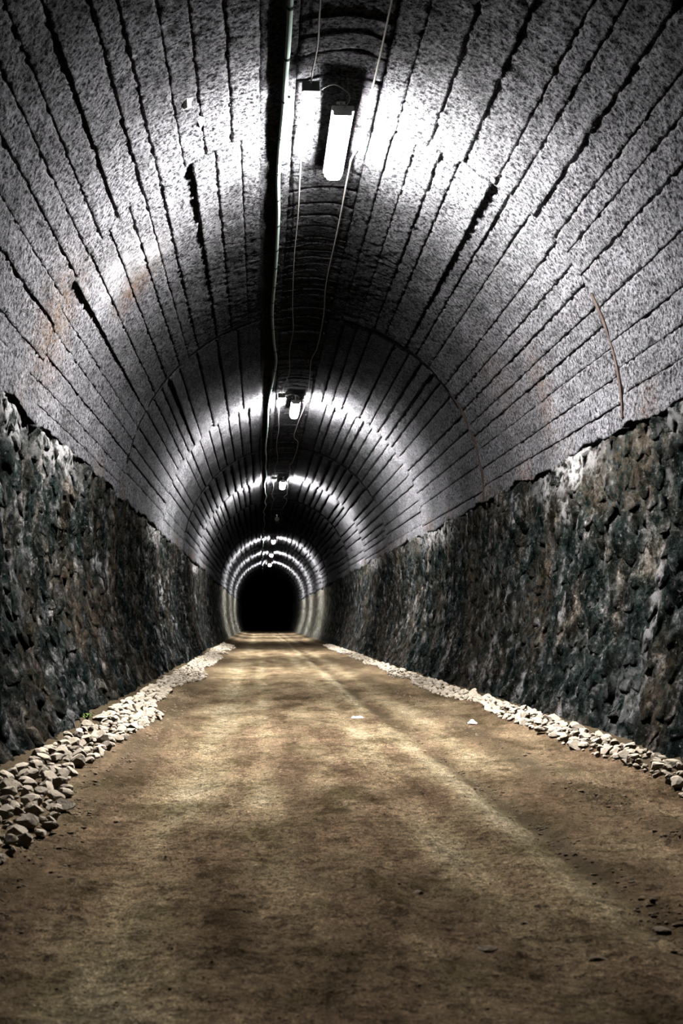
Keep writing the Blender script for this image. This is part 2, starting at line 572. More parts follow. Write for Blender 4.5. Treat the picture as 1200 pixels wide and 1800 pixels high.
# rusted cover strips on two ring joints, right haunch
def joint_strip(yc, a0, a1, wd, th, seed):
    n = 26
    T = np.radians(np.linspace(a0, a1, n))
    V = []
    for i, t in enumerate(T):
        wob = 0.02 * float(vnoise(t * 9, seed, 0, 2))
        w2 = wd * (0.8 + 0.3 * float(vnoise(t * 14, seed, 4, 2)))
        for dy, off in ((-w2 / 2, -0.02), (-w2 / 2, th), (w2 / 2, th), (w2 / 2, -0.02)):
            x, y, z = vault_pt(t, yc + wob + dy, off + 0.008)
            V.append((float(x), float(y), float(z)))
    F = []
    for i in range(n - 1):
        for j in range(4):
            j2 = (j + 1) % 4
            F.append((i * 4 + j, (i + 1) * 4 + j, (i + 1) * 4 + j2, i * 4 + j2))
    F += [(0, 1, 2, 3), (4 * n - 1, 4 * n - 2, 4 * n - 3, 4 * n - 4)]
    return mesh_np('joint_strip', V, F, smooth=False)
obj('joint_strip', joint_strip(9.55, 26, 1, 0.05, 0.006, 1), M_RUST, ceiling, label='rusty brown strip covering a ring joint')
obj('joint_strip', joint_strip(15.72, 36, 0, 0.07, 0.01, 2), M_RUST, ceiling, label='dark brown strip covering a ring joint')

# black sealed joints half-way between the lamps
for q in range(4):
    yc = RING0 + RING_L * (1 + 2 * q)
    obj('joint_seal', joint_strip(yc, 86, 30, 0.15 - 0.01 * q, 0.004, 10 + q), M_TAR, ceiling, label='black sealed ring joint')
    obj('joint_seal', joint_strip(yc - 0.1, 108, 170, 0.05, 0.002, 20 + q), M_TAR, ceiling, label='thin black sealed ring joint')

# two white mineral lumps in a spalled patch, left of the cable
for (tx, yy, s) in ((118.5, 8.52, 0.085), (116.6, 8.95, 0.07)):
    n = 9
    V = []
    x0, y0_, z0 = [float(q) for q in vault_pt(math.radians(tx), yy, 0.0)]
    for i in range(n):
        a = 2 * math.pi * i / n
        rr = s * (0.6 + 0.6 * random.random())
        x, y, z = vault_pt(math.radians(tx) + math.cos(a) * rr * 0.5 / 2.4, yy + math.sin(a) * rr * 1.4, -0.01)
        V.append((float(x), float(y), float(z)))
    x, y, z = vault_pt(math.radians(tx + 0.6), yy + 0.02, 0.016)
    V.append((float(x), float(y), float(z)))
    F = [(i, (i + 1) % n, n) for i in range(n)]
    obj('mineral_lump', mesh_np('mineral_lump', V, F, smooth=False), M_CHIP, ceiling, label='white mineral lump in the concrete')

# ------------------------------------------------------------------ side walls
def wall_x(z):
    q = np.clip(1 - np.asarray(z, float) / 1.8, -1, 1.3)
    return HALF_W + 0.02 - 0.41 * np.where(q > 0, q * q, 0)

def wall_disp(side, y, z):
    s = 40.0 if side > 0 else 0.0
    big = 0.035 * fbm(y * 0.55 + s, z * 0.5, s, 3, 21)
    chunk = 0.030 * np.abs(fbm(y * 2.2 + s, z * 2.8, s, 3, 22)) ** 0.8
    fine = 0.012 * vnoise(y * 8 + s, z * 11, s, 23) + 0.010 * vnoise(y * 15 + s, z * 19, s, 26)
    top = 0.035 * fbm(y * 1.7 + s, 0, s, 4, 24) * sstep(2.1, 2.6, z)
    return big + chunk + fine + top - 0.02 - 0.9 * np.maximum(0, z - 2.56)

def wall_pt(side, y, z, off):
    xw = wall_x(z)
    dx = (wall_x(z + 0.02) - wall_x(z - 0.02)) / 0.04
    nl = 1 / np.sqrt(1 + dx * dx)
    return side * (xw - off * nl), y, z + off * dx * nl

LIME_BANDS = {-1: [(8.6, 0.9, 0.75), (10.7, 0.9, 0.8), (20.3, 1.2, 1.0), (33.0, 1.5, 1.0), (27.5, 0.6, 0.5)],
              1: [(11.2, 0.75, 1.0), (12.4, 0.5, 0.5), (20.2, 1.6, 1.0), (31.0, 1.5, 1.0), (8.4, 0.3, 0.4)]}
def wall_attr(side, y, z):
    lime = np.zeros_like(y); rust = np.zeros_like(y)
    for (yc, wd, s) in LIME_BANDS[side]:
        lime = np.maximum(lime, s * np.exp(-((y - yc) / wd) ** 2) * sstep(2.18, 2.42, z + 0.12 * vnoise(y * 5, z * 2, 0, 30)))
    # runs and pale faces
    run = sstep(0.45, 0.75, vnoise(y * 5.0, z * 3.0, 3 + side, 31)) * sstep(-0.2, 0.5, vnoise(y * 0.8, z * 0.7, side, 32))
    lime = np.maximum(lime, 0.5 * run)
    if side > 0:
        lime = np.maximum(lime, 1.0 * np.exp(-((y - 14.15) / 0.05) ** 2 - ((z - 1.25) / 0.22) ** 2))
        lime = np.maximum(lime, 0.3 * np.exp(-((y - 9.0) / 0.35) ** 2 - ((z - 0.35) / 0.25) ** 2))
        rust = np.maximum(rust, 0.8 * np.exp(-((y - 8.3) / 0.35) ** 2 - ((z - 0.45) / 0.18) ** 2))
    rust = np.maximum(rust, 0.7 * sstep(0.15, 0.6, fbm(y * 0.7, z * 0.9, 9 + side, 2, 33)))
    rust = np.maximum(rust, 0.6 * sstep(2.1, 2.4, z) * sstep(0.0, 0.5, vnoise(y * 1.3, 1, side, 34)))
    return rust, lime

WALLS = {}
for side, nm in ((-1, 'wall_left'), (1, 'wall_right')):
    ys = np.concatenate([np.arange(Y0, 5, 0.25), np.arange(5, 18, 0.045), np.arange(18, 32, 0.09), np.arange(32, 60, 0.3), np.arange(60, Y1 + 1, 1.2)])
    zs = np.concatenate([np.linspace(-0.12, 2.6, 58), np.linspace(2.64, 2.9, 6)])
    YY, ZZ = np.meshgrid(ys, zs, indexing='ij')
    x, y, z = wall_pt(side, YY, ZZ, wall_disp(side, YY, ZZ))
    ru, li = wall_attr(side, YY, ZZ)
    V = np.stack([x, y, z], -1).reshape(-1, 3)
    me = mesh_np(nm, V, grid_faces(len(ys), len(zs), flip=(side < 0)), {'rust': ru, 'lime': li})
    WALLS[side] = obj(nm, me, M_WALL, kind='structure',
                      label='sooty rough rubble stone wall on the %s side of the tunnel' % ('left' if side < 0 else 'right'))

def clip_poly(poly, mx, my, nx, ny):
    """keep the side of the line through m with normal n where (p - m).n < 0"""
    out = []
    for i in range(len(poly)):
        p, q = poly[i], poly[(i + 1) % len(poly)]
        dp = (p[0] - mx) * nx + (p[1] - my) * ny
        dq = (q[0] - mx) * nx + (q[1] - my) * ny
        if dp < 0: out.append(p)
        if dp * dq < 0:
            k = dp / (dp - dq)
            out.append((p[0] + (q[0] - p[0]) * k, p[1] + (q[1] - p[1]) * k))
    return out

def stone_patch(side, poly, c, bulge, tilt, sides, rings):
    """rubble stone face over a polygon in (y, z), standing proud of the mortar"""
    poly = np.array(poly); c = np.array(c)
    seg = np.linalg.norm(np.roll(poly, -1, 0) - poly, axis=1)
    cum = np.concatenate([[0], np.cumsum(seg)])
    s = np.linspace(0, cum[-1], sides, endpoint=False)
    P2 = np.vstack([poly, poly[:1]])
    py = np.interp(s, cum, P2[:, 0]); pz = np.interp(s, cum, P2[:, 1])
    Ys, Zs, Of = [np.array([c[0]])], [np.array([c[1]])], [np.array([bulge])]
    for k, pr in rings:
        Ys.append(c[0] + (py - c[0]) * k); Zs.append(c[1] + (pz - c[1]) * k)
        Of.append(np.full(sides, pr if pr < 0 else pr * bulge))
    y, z, of = np.concatenate(Ys), np.concatenate(Zs), np.concatenate(Of)
    y = y + 0.02 * vnoise(y * 8, z * 8, 1.5, 41); z = z + 0.02 * vnoise(y * 8, z * 8, 7.5, 42)
    inn = of > 0
    off = wall_disp(side, y, z) + of + inn * (tilt[0] * (y - c[0]) + tilt[1] * (z - c[1]) + 0.015 * vnoise(y * 16, z * 16, 2, 43))
    x, yy, zz = wall_pt(side, y, z, off)
    F = [(0, 1 + i, 1 + (i + 1) % sides) for i in range(sides)]
    for r in range(len(rings) - 1):
        a0 = 1 + r * sides
        for i in range(sides):
            i2 = (i + 1) % sides
            F += [(a0 + i, a0 + sides + i, a0 + sides + i2), (a0 + i, a0 + sides + i2, a0 + i2)]
    F = np.array(F)
    if side > 0: F = F[:, ::-1]
    ru, li = wall_attr(side, y, z)
    return np.stack([x, yy, zz], -1), F, ru, li

for side in (-1, 1):
    sr = random.Random(50 + side)
    pts, buck = [], {}
    AN = 1.25                                   # stones lie a little wider than tall
    for _ in range(9000):
        y, z = sr.uniform(6.0, 30.0), sr.uniform(-0.02, 2.55)
        rad = 0.22 + 0.06 * float(vnoise(y * 0.8, z, side, 55))
        key = (int(y / 0.3), int(z * AN / 0.3))
        if all((a - y) ** 2 + ((b - z) * AN) ** 2 > rad * rad for i in (-1, 0, 1) for j in (-1, 0, 1) for a, b in buck.get((key[0] + i, key[1] + j), ())):
            buck.setdefault(key, []).append((y, z)); pts.append((y, z))
    pts.sort()
    rest, count = [], 0
    for (y, z) in pts:
        poly = [(y - .5, max(z - .6, -0.05)), (y + .5, max(z - .6, -0.05)), (y + .5, min(z + .6, 2.56)), (y - .5, min(z + .6, 2.56))]
        key = (int(y / 0.3), int(z * AN / 0.3))
        for i in (-2, -1, 0, 1, 2):
            for j in (-2, -1, 0, 1, 2):
                for (a, b) in buck.get((key[0] + i, key[1] + j), ()):
                    if (a, b) == (y, z): continue
                    nx, ny = a - y, (b - z) * AN * AN
                    poly = clip_poly(poly, (a + y) / 2, (b + z) / 2, nx, ny)
                    if len(poly) < 3: break
        if len(poly) < 3 or sr.random() < 0.02:
            continue
        cc = np.mean(poly, 0)
        poly = [(cc[0] + (p[0] - cc[0]) * 0.93, cc[1] + (p[1] - cc[1]) * 0.93) for p in poly]
        bul = sr.uniform(0.002, 0.014) if sr.random() < 0.8 else sr.uniform(0.015, 0.03)
        near = count < 300
        V, F, ru, li = stone_patch(side, poly, cc, bul, (sr.gauss(0, .10), sr.gauss(0, .10)), 14 if near else 9,
                                   ((0.5, 1.0), (0.82, 0.8), (1.0, -0.06)) if near else ((0.75, 0.9), (1.0, -0.06)))
        count += 1
        if near:
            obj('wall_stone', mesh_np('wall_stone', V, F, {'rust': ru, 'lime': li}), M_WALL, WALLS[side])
        else:
            rest.append((V, F, ru, li))
    V, F = np_join([(a, b) for a, b, _, _ in rest])
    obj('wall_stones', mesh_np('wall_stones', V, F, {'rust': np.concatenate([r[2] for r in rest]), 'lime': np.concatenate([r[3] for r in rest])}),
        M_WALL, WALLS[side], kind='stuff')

# ------------------------------------------------------------------ road
def road_z(x, y):
    near = sstep(26, 14, y)
    z = 0.018 * fbm(x * 1.1, y * 0.35, 0, 3, 61) * sstep(60, 30, y) + 0.006 * near * fbm(x * 6, y * 4, 0, 3, 62)
    for xr, wd, dp in ((-1.02, 0.20, 0.018), (0.25, 0.16, 0.012), (0.66, 0.09, 0.022), (-0.55, 0.12, 0.008)):
        xx = xr + 0.06 * vnoise(y * 0.25, xr * 9, 0, 63)
        z = z - dp * np.exp(-((x - xx) / wd) ** 2)
    z = z + 0.03 * np.exp(-((x - 1.22 - 0.05 * vnoise(y * 0.5, 3, 0, 64)) / 0.12) ** 2) * (0.6 + 0.5 * near * vnoise(y * 2.5, 1, 0, 65))
    z = z + 0.03 * np.exp(-((x + 1.58 - 0.05 * vnoise(y * 0.5, 9, 0, 64)) / 0.12) ** 2) * (0.6 + 0.5 * near * vnoise(y * 2.5, 5, 0, 65))
    edge = sstep(1.45, 2.1, np.abs(x))
    z = z + np.where(x < 0, 0.13, 0.07) * edge
    rough = sstep(0.2, 0.9, vnoise(x * 1.4, y * 0.6, 0, 66)) * 0.5 + sstep(1.0, 1.3, np.abs(x + 0.1))
    z = z + near * 0.012 * rough * np.abs(fbm(x * 16, y * 14, 0, 2, 67)) + near * 0.012 * np.maximum(0, vnoise(x * 15, y * 19, 0, 68)) ** 2 + near * 0.005 * vnoise(x * 22, y * 24, 0, 69)
    return z

def road_attr(x, y):
    tr = np.zeros_like(x)
    for xr, wd, s in ((-1.0, 0.20, 0.8), (0.22, 0.14, 0.6), (0.52, 0.10, 1.0), (-0.58, 0.10, 0.5), (0.92, 0.14, 0.6), (-0.2, 0.1, 0.25)):
        xx = xr + 0.07 * vnoise(y * 0.25, xr * 9, 0, 63)
        tr = tr + s * np.exp(-((x - xx) / wd) ** 2) * (0.55 + 0.45 * vnoise(y * 0.6, xr * 5, 0, 71))
    tr = np.clip(tr + 0.15 * sstep(9, 13, y), 0, 1)
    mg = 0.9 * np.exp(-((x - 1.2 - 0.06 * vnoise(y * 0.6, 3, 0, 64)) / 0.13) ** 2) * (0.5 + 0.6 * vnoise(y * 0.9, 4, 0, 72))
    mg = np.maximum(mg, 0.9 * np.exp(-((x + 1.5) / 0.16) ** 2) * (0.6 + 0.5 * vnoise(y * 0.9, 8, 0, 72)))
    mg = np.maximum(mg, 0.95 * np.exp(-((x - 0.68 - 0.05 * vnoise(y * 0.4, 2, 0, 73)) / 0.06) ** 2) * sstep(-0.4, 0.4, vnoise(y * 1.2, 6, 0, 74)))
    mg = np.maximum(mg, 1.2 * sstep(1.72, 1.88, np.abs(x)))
    return tr, np.clip(mg, 0, 1.15)

xs = np.linspace(-2.3, 2.3, 220)
ys = np.concatenate([np.arange(Y0, 2.2, 0.2), np.arange(2.2, 7, 0.02), np.arange(7, 12, 0.035), np.arange(12, 18, 0.07), np.arange(18, 40, 0.2), np.arange(40, Y1 + 1, 1.0)])
YY, XX = np.meshgrid(ys, xs, indexing='ij')
tr, mg = road_attr(XX, YY)
V = np.stack([XX, YY, road_z(XX, YY)], -1).reshape(-1, 3)
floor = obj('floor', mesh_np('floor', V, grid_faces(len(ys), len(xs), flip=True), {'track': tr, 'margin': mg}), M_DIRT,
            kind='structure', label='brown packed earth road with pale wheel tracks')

# ------------------------------------------------------------------ stones
def rock_mesh(name, seed, flat=0.6, sub=2):
    import bmesh
    bm = bmesh.new()
    bmesh.ops.create_icosphere(bm, subdivisions=sub, radius=0.5)
    r = random.Random(seed)
    planes = []
    for _ in range(9):
        d = Vector((r.gauss(0, 1), r.gauss(0, 1), r.gauss(0, 1))).normalized()
        planes.append((d, r.uniform(0.22, 0.40)))
    sx, sy = r.uniform(0.85, 1.15), r.uniform(0.65, 1.0)
    for v in bm.verts:
        for d, k in planes:
            q = v.co.dot(d)
            if q > k:
                v.co -= d * (q - k)
        n = float(vnoise(v.co.x * 4 + seed, v.co.y * 4, v.co.z * 4, 81))
        v.co *= 1 + 0.03 * n
        v.co.x *= sx; v.co.y *= sy; v.co.z *= flat
    me = bpy.data.meshes.new(name)
    bm.to_mesh(me); bm.free()
    return me

ROCKS = [rock_mesh('stone', s, random.Random(s).uniform(0.45, 0.75)) for s in range(12)]
for me in ROCKS:
    me.materials.append(M_ROCK)
ROCK_NP = []
for s in range(6):
    me = rock_mesh('tmp', 40 + s, 0.6, 1)
    v = np.empty(len(me.vertices) * 3, np.float32); me.vertices.foreach_get('co', v)
    ROCK_NP.append((v.reshape(-1, 3), np.array([tuple(p.vertices) for p in me.polygons])))
    bpy.data.meshes.remove(me)

def rotm(a, b, c):
    ca, sa, cb, sb, cc, sc = math.cos(a), math.sin(a), math.cos(b), math.sin(b), math.cos(c), math.sin(c)
    Rz = np.array([[cc, -sc, 0], [sc, cc, 0], [0, 0, 1]]); Ry = np.array([[cb, 0, sb], [0, 1, 0], [-sb, 0, cb]]); Rx = np.array([[1, 0, 0], [0, ca, -sa], [0, sa, ca]])
    return Rz @ Ry @ Rx

def in_view(x, y, z):
    dx, dy, dz = x - CAM_LOC[0], y - CAM_LOC[1], z - CAM_LOC[2]
    if dy < 1: return False
    u = 600 + 2068 * (dx * math.cos(YAW) - dy * math.sin(YAW)) / (dy + .1 * dz)
    return -15 < u < 1215

stones = []
sr = random.Random(3)
for side in (-1, 1):
    placed = {}
    def free(x, y, r):
        ci, cj = int(x / 0.15), int(y / 0.15)
        for i in range(ci - 1, ci + 2):
            for j in range(cj - 1, cj + 2):
                for (a, b, q) in placed.get((i, j), ()):
                    if (a - x) ** 2 + (b - y) ** 2 < (0.86 * (q + r)) ** 2:
                        return False
        return True
    def put(x, y, r):
        placed.setdefault((int(x / 0.15), int(y / 0.15)), []).append((x, y, r))
    for pas, (rmin, rmax, cnt) in enumerate(((0.040, 0.066, 2600), (0.026, 0.040, 5600), (0.018, 0.028, 6000))):
        for _ in range(cnt):
            y = 4.0 + 40 * sr.random() ** 1.6
            wid = 0.44 if side < 0 else 0.30
            wid *= 0.8 + 0.35 * float(vnoise(y * 0.7, side * 5, 0, 91))
            inner = 1.965 if side < 0 else 1.945
            ax = inner - wid * sr.random() ** 1.1
            x = side * ax
            if side > 0 and y < 9: rmx = rmax
            else: rmx = rmax
            r = sr.uniform(rmin, rmx)
            # stones thin out and get buried around 13 m on the left
            if side < 0 and 11.5 < y < 14 and sr.random() < 0.6: continue
            if side < 0 and (x + 2.0) ** 2 + (y - 9.78) ** 2 < (0.11 + r) ** 2: continue      # room for the weed
            if free(x, y, r):
                put(x, y, r); stones.append((side, x, y, r))
ranked = sorted([s for s in stones if in_view(s[1], s[2], 0.1)], key=lambda s: -s[3] / s[2])
indiv = set(ranked[:298])
rest = {-1: [], 1: []}
for s in stones:
    side, x, y, r = s
    zz = float(road_z(np.array(x), np.array(y)))
    rot = (sr.gauss(0, 0.25), sr.gauss(0, 0.25), sr.uniform(0, 6.28))
    if s in indiv:
        o = bpy.data.objects.new('stone', ROCKS[sr.randrange(len(ROCKS))])
        COL.objects.link(o)
        o.location = (x, y, zz + r * 0.42)
        o.rotation_euler = rot
        o.scale = (2 * r,) * 3
        o['label'] = ('pale angular stone in the rubble strip at the foot of the left wall' if side < 0
                      else 'pale angular stone in the rubble strip at the foot of the right wall')
        o['category'] = 'stone'
        o['group'] = 'rubble stones along the left wall' if side < 0 else 'rubble stones along the right wall'
    else:
        v, f = ROCK_NP[sr.randrange(6)]
        rest[side].append(((v * 2 * r) @ rotm(*rot).T + np.array([x, y, zz + r * 0.4]), f))
for side, nm in ((-1, 'left'), (1, 'right')):
    V, F = np_join(rest[side])
    obj('gravel', mesh_np('gravel', V, F, smooth=False), M_ROCK, kind='stuff', cat='gravel',
        label='small pale gravel and distant rubble along the foot of the %s wall' % nm)

# clods and grit on the road
cl = []
def scatter(n, fx, y0, y1, rmin, rmax):
    for _ in range(n):
        y = y0 + (y1 - y0) * sr.random() ** 1.4
        x = fx(y)
        r = rmin + (rmax - rmin) * sr.random() ** 3
        v, f = ROCK_NP[sr.randrange(6)]
        zz = float(road_z(np.array(x), np.array(y)))
        cl.append(((v * (2 * r, 2 * r, 1.4 * r)) @ rotm(0, 0, sr.uniform(0, 6.28)).T + np.array([x, y, zz + r * 0.05]), f))
scatter(6000, lambda y: sr.uniform(-1.6, 1.5), 2.4, 11, 0.003, 0.009)
scatter(700, lambda y: sr.gauss(1.22, 0.09), 3.0, 16, 0.006, 0.022)
scatter(900, lambda y: sr.gauss(-1.50, 0.09), 3.0, 16, 0.006, 0.022)
scatter(600, lambda y: sr.gauss(0.68, 0.05), 3.0, 11, 0.006, 0.020)
V, F = np_join(cl)
obj('soil_crumbs', mesh_np('soil_crumbs', V, F, smooth=False), M_CLOD, floor, kind='stuff', label='loose dark crumbs of earth strewn over the road')

# single stones lying on the road
for (x, y, L, flat, lab) in (
        (0.065, 3.50, 0.085, 0.34, 'flat dusty stone lying in the road foreground'),
        (0.64, 3.66, 0.075, 0.34, 'pale pinkish stone in the right foreground of the road, larger of a pair'),
        (0.58, 3.56, 0.040, 0.34, 'small pale stone just left of the pinkish road stone'),
        (0.36, 3.37, 0.06, 0.28, 'thin tan stone lying flat near the right foreground'),
        (0.24, 3.77, 0.04, 0.4, 'small light stone above the flat foreground stone'),
        (-0.04, 4.25, 0.07, 0.35, 'thin grey stone half sunk in the middle of the road')):
    me = rock_mesh('road_stone', int(abs(x * 977 + y * 31)), flat)
    me.materials.append(M_ROADROCK)
    o = obj('road_stone', me, None, label=lab, cat='stone')
    o.location = (x, y, float(road_z(np.array(x), np.array(y))) + 0.02 * L)
    o.scale = (L, L, L)

# ------------------------------------------------------------------ litter and a weed
def crumple(name, x, y, L, W, H, seed, label, cat, rz):
    nu, nv = 12, 8
    U, Vv = np.meshgrid(np.linspace(-1, 1, nu), np.linspace(-1, 1, nv), indexing='ij')
    z = H * (0.35 + 0.65 * np.abs(fbm(U * 1.7 + seed, Vv * 1.7, seed, 2, 90))) * (1 - 0.5 * U * U) * (1 - 0.8 * Vv * Vv)
    X = U * L / 2 * (1 - 0.15 * np.abs(vnoise(U * 3, Vv * 3, seed, 92))); Y = Vv * W / 2 * (1 - 0.25 * U * U)
    V = np.stack([X, Y, z], -1).reshape(-1, 3)
    V2 = V.copy(); V2[:, 2] = np.maximum(V2[:, 2] - 0.004, 0.0)
    F = grid_faces(nu, nv, flip=True)
    idx = np.arange(nu * nv).reshape(nu, nv)
    loop = np.concatenate([idx[:, 0], idx[-1, 1:], idx[::-1, -1][1:], idx[0, ::-1][1:-1]])
    b = np.roll(loop, -1); n = nu * nv
    V = np.vstack([V, V2]); F = np.vstack([F[:, ::-1], F + n, np.stack([loop, loop + n, b + n, b], 1)])
    o = obj(name, mesh_np(name, V, F, smooth=False), M_PAPER, label=label, cat=cat)
    o.location = (x, y, float(road_z(np.array(x), np.array(y))) + 0.004)
    o.rotation_euler = (0, 0, rz)
crumple('paper_scrap', 0.335, 11.45, 0.115, 0.07, 0.030, 1.3, 'long white scrap of paper lying in the middle of the road', 'paper', 0.06)
crumple('crumpled_tissue', 1.295, 10.55, 0.085, 0.07, 0.045, 4.7, 'small crumpled white tissue near the right road edge', 'tissue', -0.2)

weed = obj('weed', None, label='small green weed sprouting among stones by the left wall', cat='weed', loc=(-2.0, 9.78, 0.13))
wr = random.Random(8)
V, F = tube_vf([(0, 0, -0.03), (0.004, 0, 0.02), (0.0, 0.004, 0.06)], 0.004, 5)
obj('stem', mesh_np('stem', V, F), M_LEAF, weed)
for i in range(9):
    a = i * 2.4; L = wr.uniform(0.05, 0.09); wv = 0.012
    d = np.array([math.cos(a) * 0.8, math.sin(a), 0]); sd = np.array([-math.sin(a), math.cos(a), 0])
    V, F = [], []
    for q, (s, h, ww) in enumerate(((0, 0.01, .3), (.35, .035, 1), (.7, .045, .8), (1, .035, .05))):
        c = d * s * L + np.array([0, 0, h + 0.004 * i])
        V += [tuple(c - sd * wv * ww), tuple(c + np.array([0, 0, -0.004])), tuple(c + sd * wv * ww)]
        if q:
            F += [((q - 1) * 3, (q - 1) * 3 + 1, q * 3 + 1, q * 3), ((q - 1) * 3 + 1, (q - 1) * 3 + 2, q * 3 + 2, q * 3 + 1)]
    obj('leaf', mesh_np('leaf', V, F), M_LEAF, weed)

# ------------------------------------------------------------------ lamps
def lens_vf(L, wt, wb, h, ch):
    """prismatic diffuser: wide at the top, narrower below, ends chamfered"""
    secs = [(-L / 2, 0.55, 0.35), (-L / 2 + ch, 1, 1), (L / 2 - ch, 1, 1), (L / 2, 0.55, 0.35)]
    V, F = [], []
    for (y, sw, sh) in secs:
        prof = [(-wt / 2, 0), (-wt / 2 * 0.98, -h * 0.45), (-wb / 2, -h * 0.9), (-wb / 4, -h), (wb / 4, -h), (wb / 2, -h * 0.9), (wt / 2 * 0.98, -h * 0.45), (wt / 2, 0)]
        V += [(x * sw, y, z * sh) for x, z in prof]
    n = 8
    for i in range(3):
        for k in range(n):
            k2 = (k + 1) % n
            F.append((i * n + k, i * n + k2, (i + 1) * n + k2, (i + 1) * n + k))
    F.append(tuple(range(n))[::-1]); F.append(tuple(3 * n + k for k in range(n)))
    return V, F

LAMP_Z = 4.92
lab = ['glowing white strip light nearest the camera, the largest one',
       'glowing strip light second along the crown of the vault',
       'glowing strip light third along the crown, before the dark stretch',
       'dead unlit strip light in the dark stretch of the vault',
       'small glowing lamp just beyond the dark stretch',
       'tiny glowing lamp between two others deep in the tunnel',
       'farthest tiny glowing lamp above the black end of the tunnel']
HV, HF = join_vf([box_vf(0, 0, 0.012, 0.177, 1.30, 0.045, 0.008)])
me_house = mesh_np('housing', HV, HF, smooth=False)
V, F = lens_vf(1.27, 0.150, 0.105, 0.085, 0.06)
me_lit = mesh_np('diffuser', V, F, smooth=False); me_dead = mesh_np('diffuser', V, F, smooth=False)
V, F = join_vf([box_vf(0, 0, 0.085, 0.022, 0.022, 0.16), box_vf(0, 0, 0.160, 0.07, 0.05, 0.008)])
me_hang = mesh_np('hanger', V, F, smooth=False)
V, F = box_vf(0, 0, -0.020, 0.150, 0.012, 0.050, 0.003)
me_cap = mesh_np('end_cap', V, F, smooth=False)
for i, ly in enumerate(LAMP_Y):
    e = obj('ceiling_light', None, label=lab[i], cat='lamp', group='strip lights along the vault', loc=(0.015, ly, LAMP_Z))
    h = obj('housing', me_house, M_HOUSE, e)
    obj('diffuser', me_dead if i == DEAD else me_lit, M_DEADDIFF if i == DEAD else M_DIFF, e, loc=(0, 0, -0.011))
    for s in (-1, 1):
        obj('end_cap', me_cap, M_HOUSE, h, loc=(0, s * 0.640, 0.0))
        obj('hanger', me_hang, M_STEEL, h, loc=(0, s * 0.42, 0.0))

# junction boxes and flexes
bl = ['grey junction box beside the nearest strip light', 'small junction box beside the second strip light', 'small junction box beside the third strip light']
BV, BF = box_vf(0, 0, 0, 0.135, 0.10, 0.07, 0.006)
me_box = mesh_np('body', BV, BF, smooth=False)
BV, BF = box_vf(0, 0, -0.040, 0.142, 0.107, 0.014, 0.004)
me_lid = mesh_np('lid', BV, BF, smooth=False)
V, F = tube_vf([(0, -0.05, 0), (0, -0.075, 0)], 0.012, 8)
me_gl = mesh_np('gland', V, F)
V, F = tube_vf([(0, 0, 0.002), (0, 0.0001, -0.003)], 0.006, 8)
me_screw = mesh_np('screw', V, F)
BOX = []
fl = ['thin pale flex arching from the nearest junction box to its lamp', 'thin flex from the second junction box to its lamp', 'thin flex from the third junction box to its lamp']
for i in range(3):
    p = (-0.245, LAMP_Y[i] - 0.86, 4.99)
    BOX.append(p)
    e = obj('ceiling_junction_box', None, label=bl[i], cat='junction box', group='junction boxes along the vault', loc=p)
    body = obj('body', me_box, M_BOX, e); lid = obj('lid', me_lid, M_BOX, e)
    obj('gland', me_gl, M_BOX, body)
    g = obj('gland', me_gl, M_BOX, body); g.rotation_euler = (0, 0, math.pi)
    g = obj('gland', me_gl, M_BOX, body, loc=(0.02, 0, 0)); g.rotation_euler = (0, 0, math.pi / 2)
    for sx in (-1, 1):
        for sy in (-1, 1):
            obj('screw', me_screw, M_STEEL, lid, loc=(sx * 0.058, sy * 0.041, -0.047))
    y = LAMP_Y[i]
    P = smooth_path([(p[0] + 0.09, p[1], p[2]), (p[0] + 0.16, p[1] - 0.02, 5.015), (-0.02, y - 0.83, 5.02), (0.055, y - 0.78, 4.985), (0.06, y - 0.73, 4.955), (0.03, y - 0.66, 4.94), (0.02, y - 0.61, 4.94)], 0.02)
    V, F = tube_vf(P, 0.0055, 6)
    obj('lamp_power_cord', mesh_np('lamp_power_cord', V, F), M_WIRE, label=fl[i], cat='cable', group='lamp flexes')

# ------------------------------------------------------------------ cables along the vault
def vz(x):
    return SPRING + RISE * math.sqrt(1 - (x / HALF_W) ** 2)
def cable(pts, r, sides, y_end, wob, seed, sag=0.02, step=1.1):
    c = list(pts)
    rr = random.Random(seed)
    y = c[-1][1] + step
    x0 = sum(p[0] for p in pts[-3:]) / 3
    while y < y_end:
        x = x0 + rr.gauss(0, wob)
        c.append((x, y, vz(x) - r - 0.025 - abs(rr.gauss(0, sag))))
        y += step * rr.uniform(0.7, 1.3)
    return smooth_path(c, 0.10)

XC = -0.60
m_pts = [(XC + dx, y, vz(XC + dx) - dz) for (dx, y, dz) in (
    (.16, Y0, .05), (.17, -1, .05), (.16, 2, .05), (.165, 5, .055), (.170, 7.6, .06), (.163, 8.4, .05), (.158, 9.1, .05), (.140, 9.9, .045), (.135, 10.6, .05), (.150, 11.6, .06), (.145, 13.2, .07), (.125, 15.2, .05),
    (.165, 16.9, .05), (.215, 18.2, .06), (.185, 19.5, .06), (.140, 21.0, .05), (.120, 22.4, .05), (.115, 24.5, .06), (.085, 27.5, .06), (.11, 29.2, .05), (.10, 31, .05), (.135, 33, .05), (.09, 35, .05))]
P = cable(m_pts, 0.02, 8, 100, 0.03, 4)
main = obj('ceiling_conduit_cable', None, label='thick pale green cable running the length of the vault', cat='cable', loc=(XC, 0, 0))
PV = P - np.array([XC, 0, 0])
V, F = tube_vf(PV, 0.020, 8)
obj('cable', mesh_np('cable', V, F), M_CONDUIT, main)
nxt = 6.7
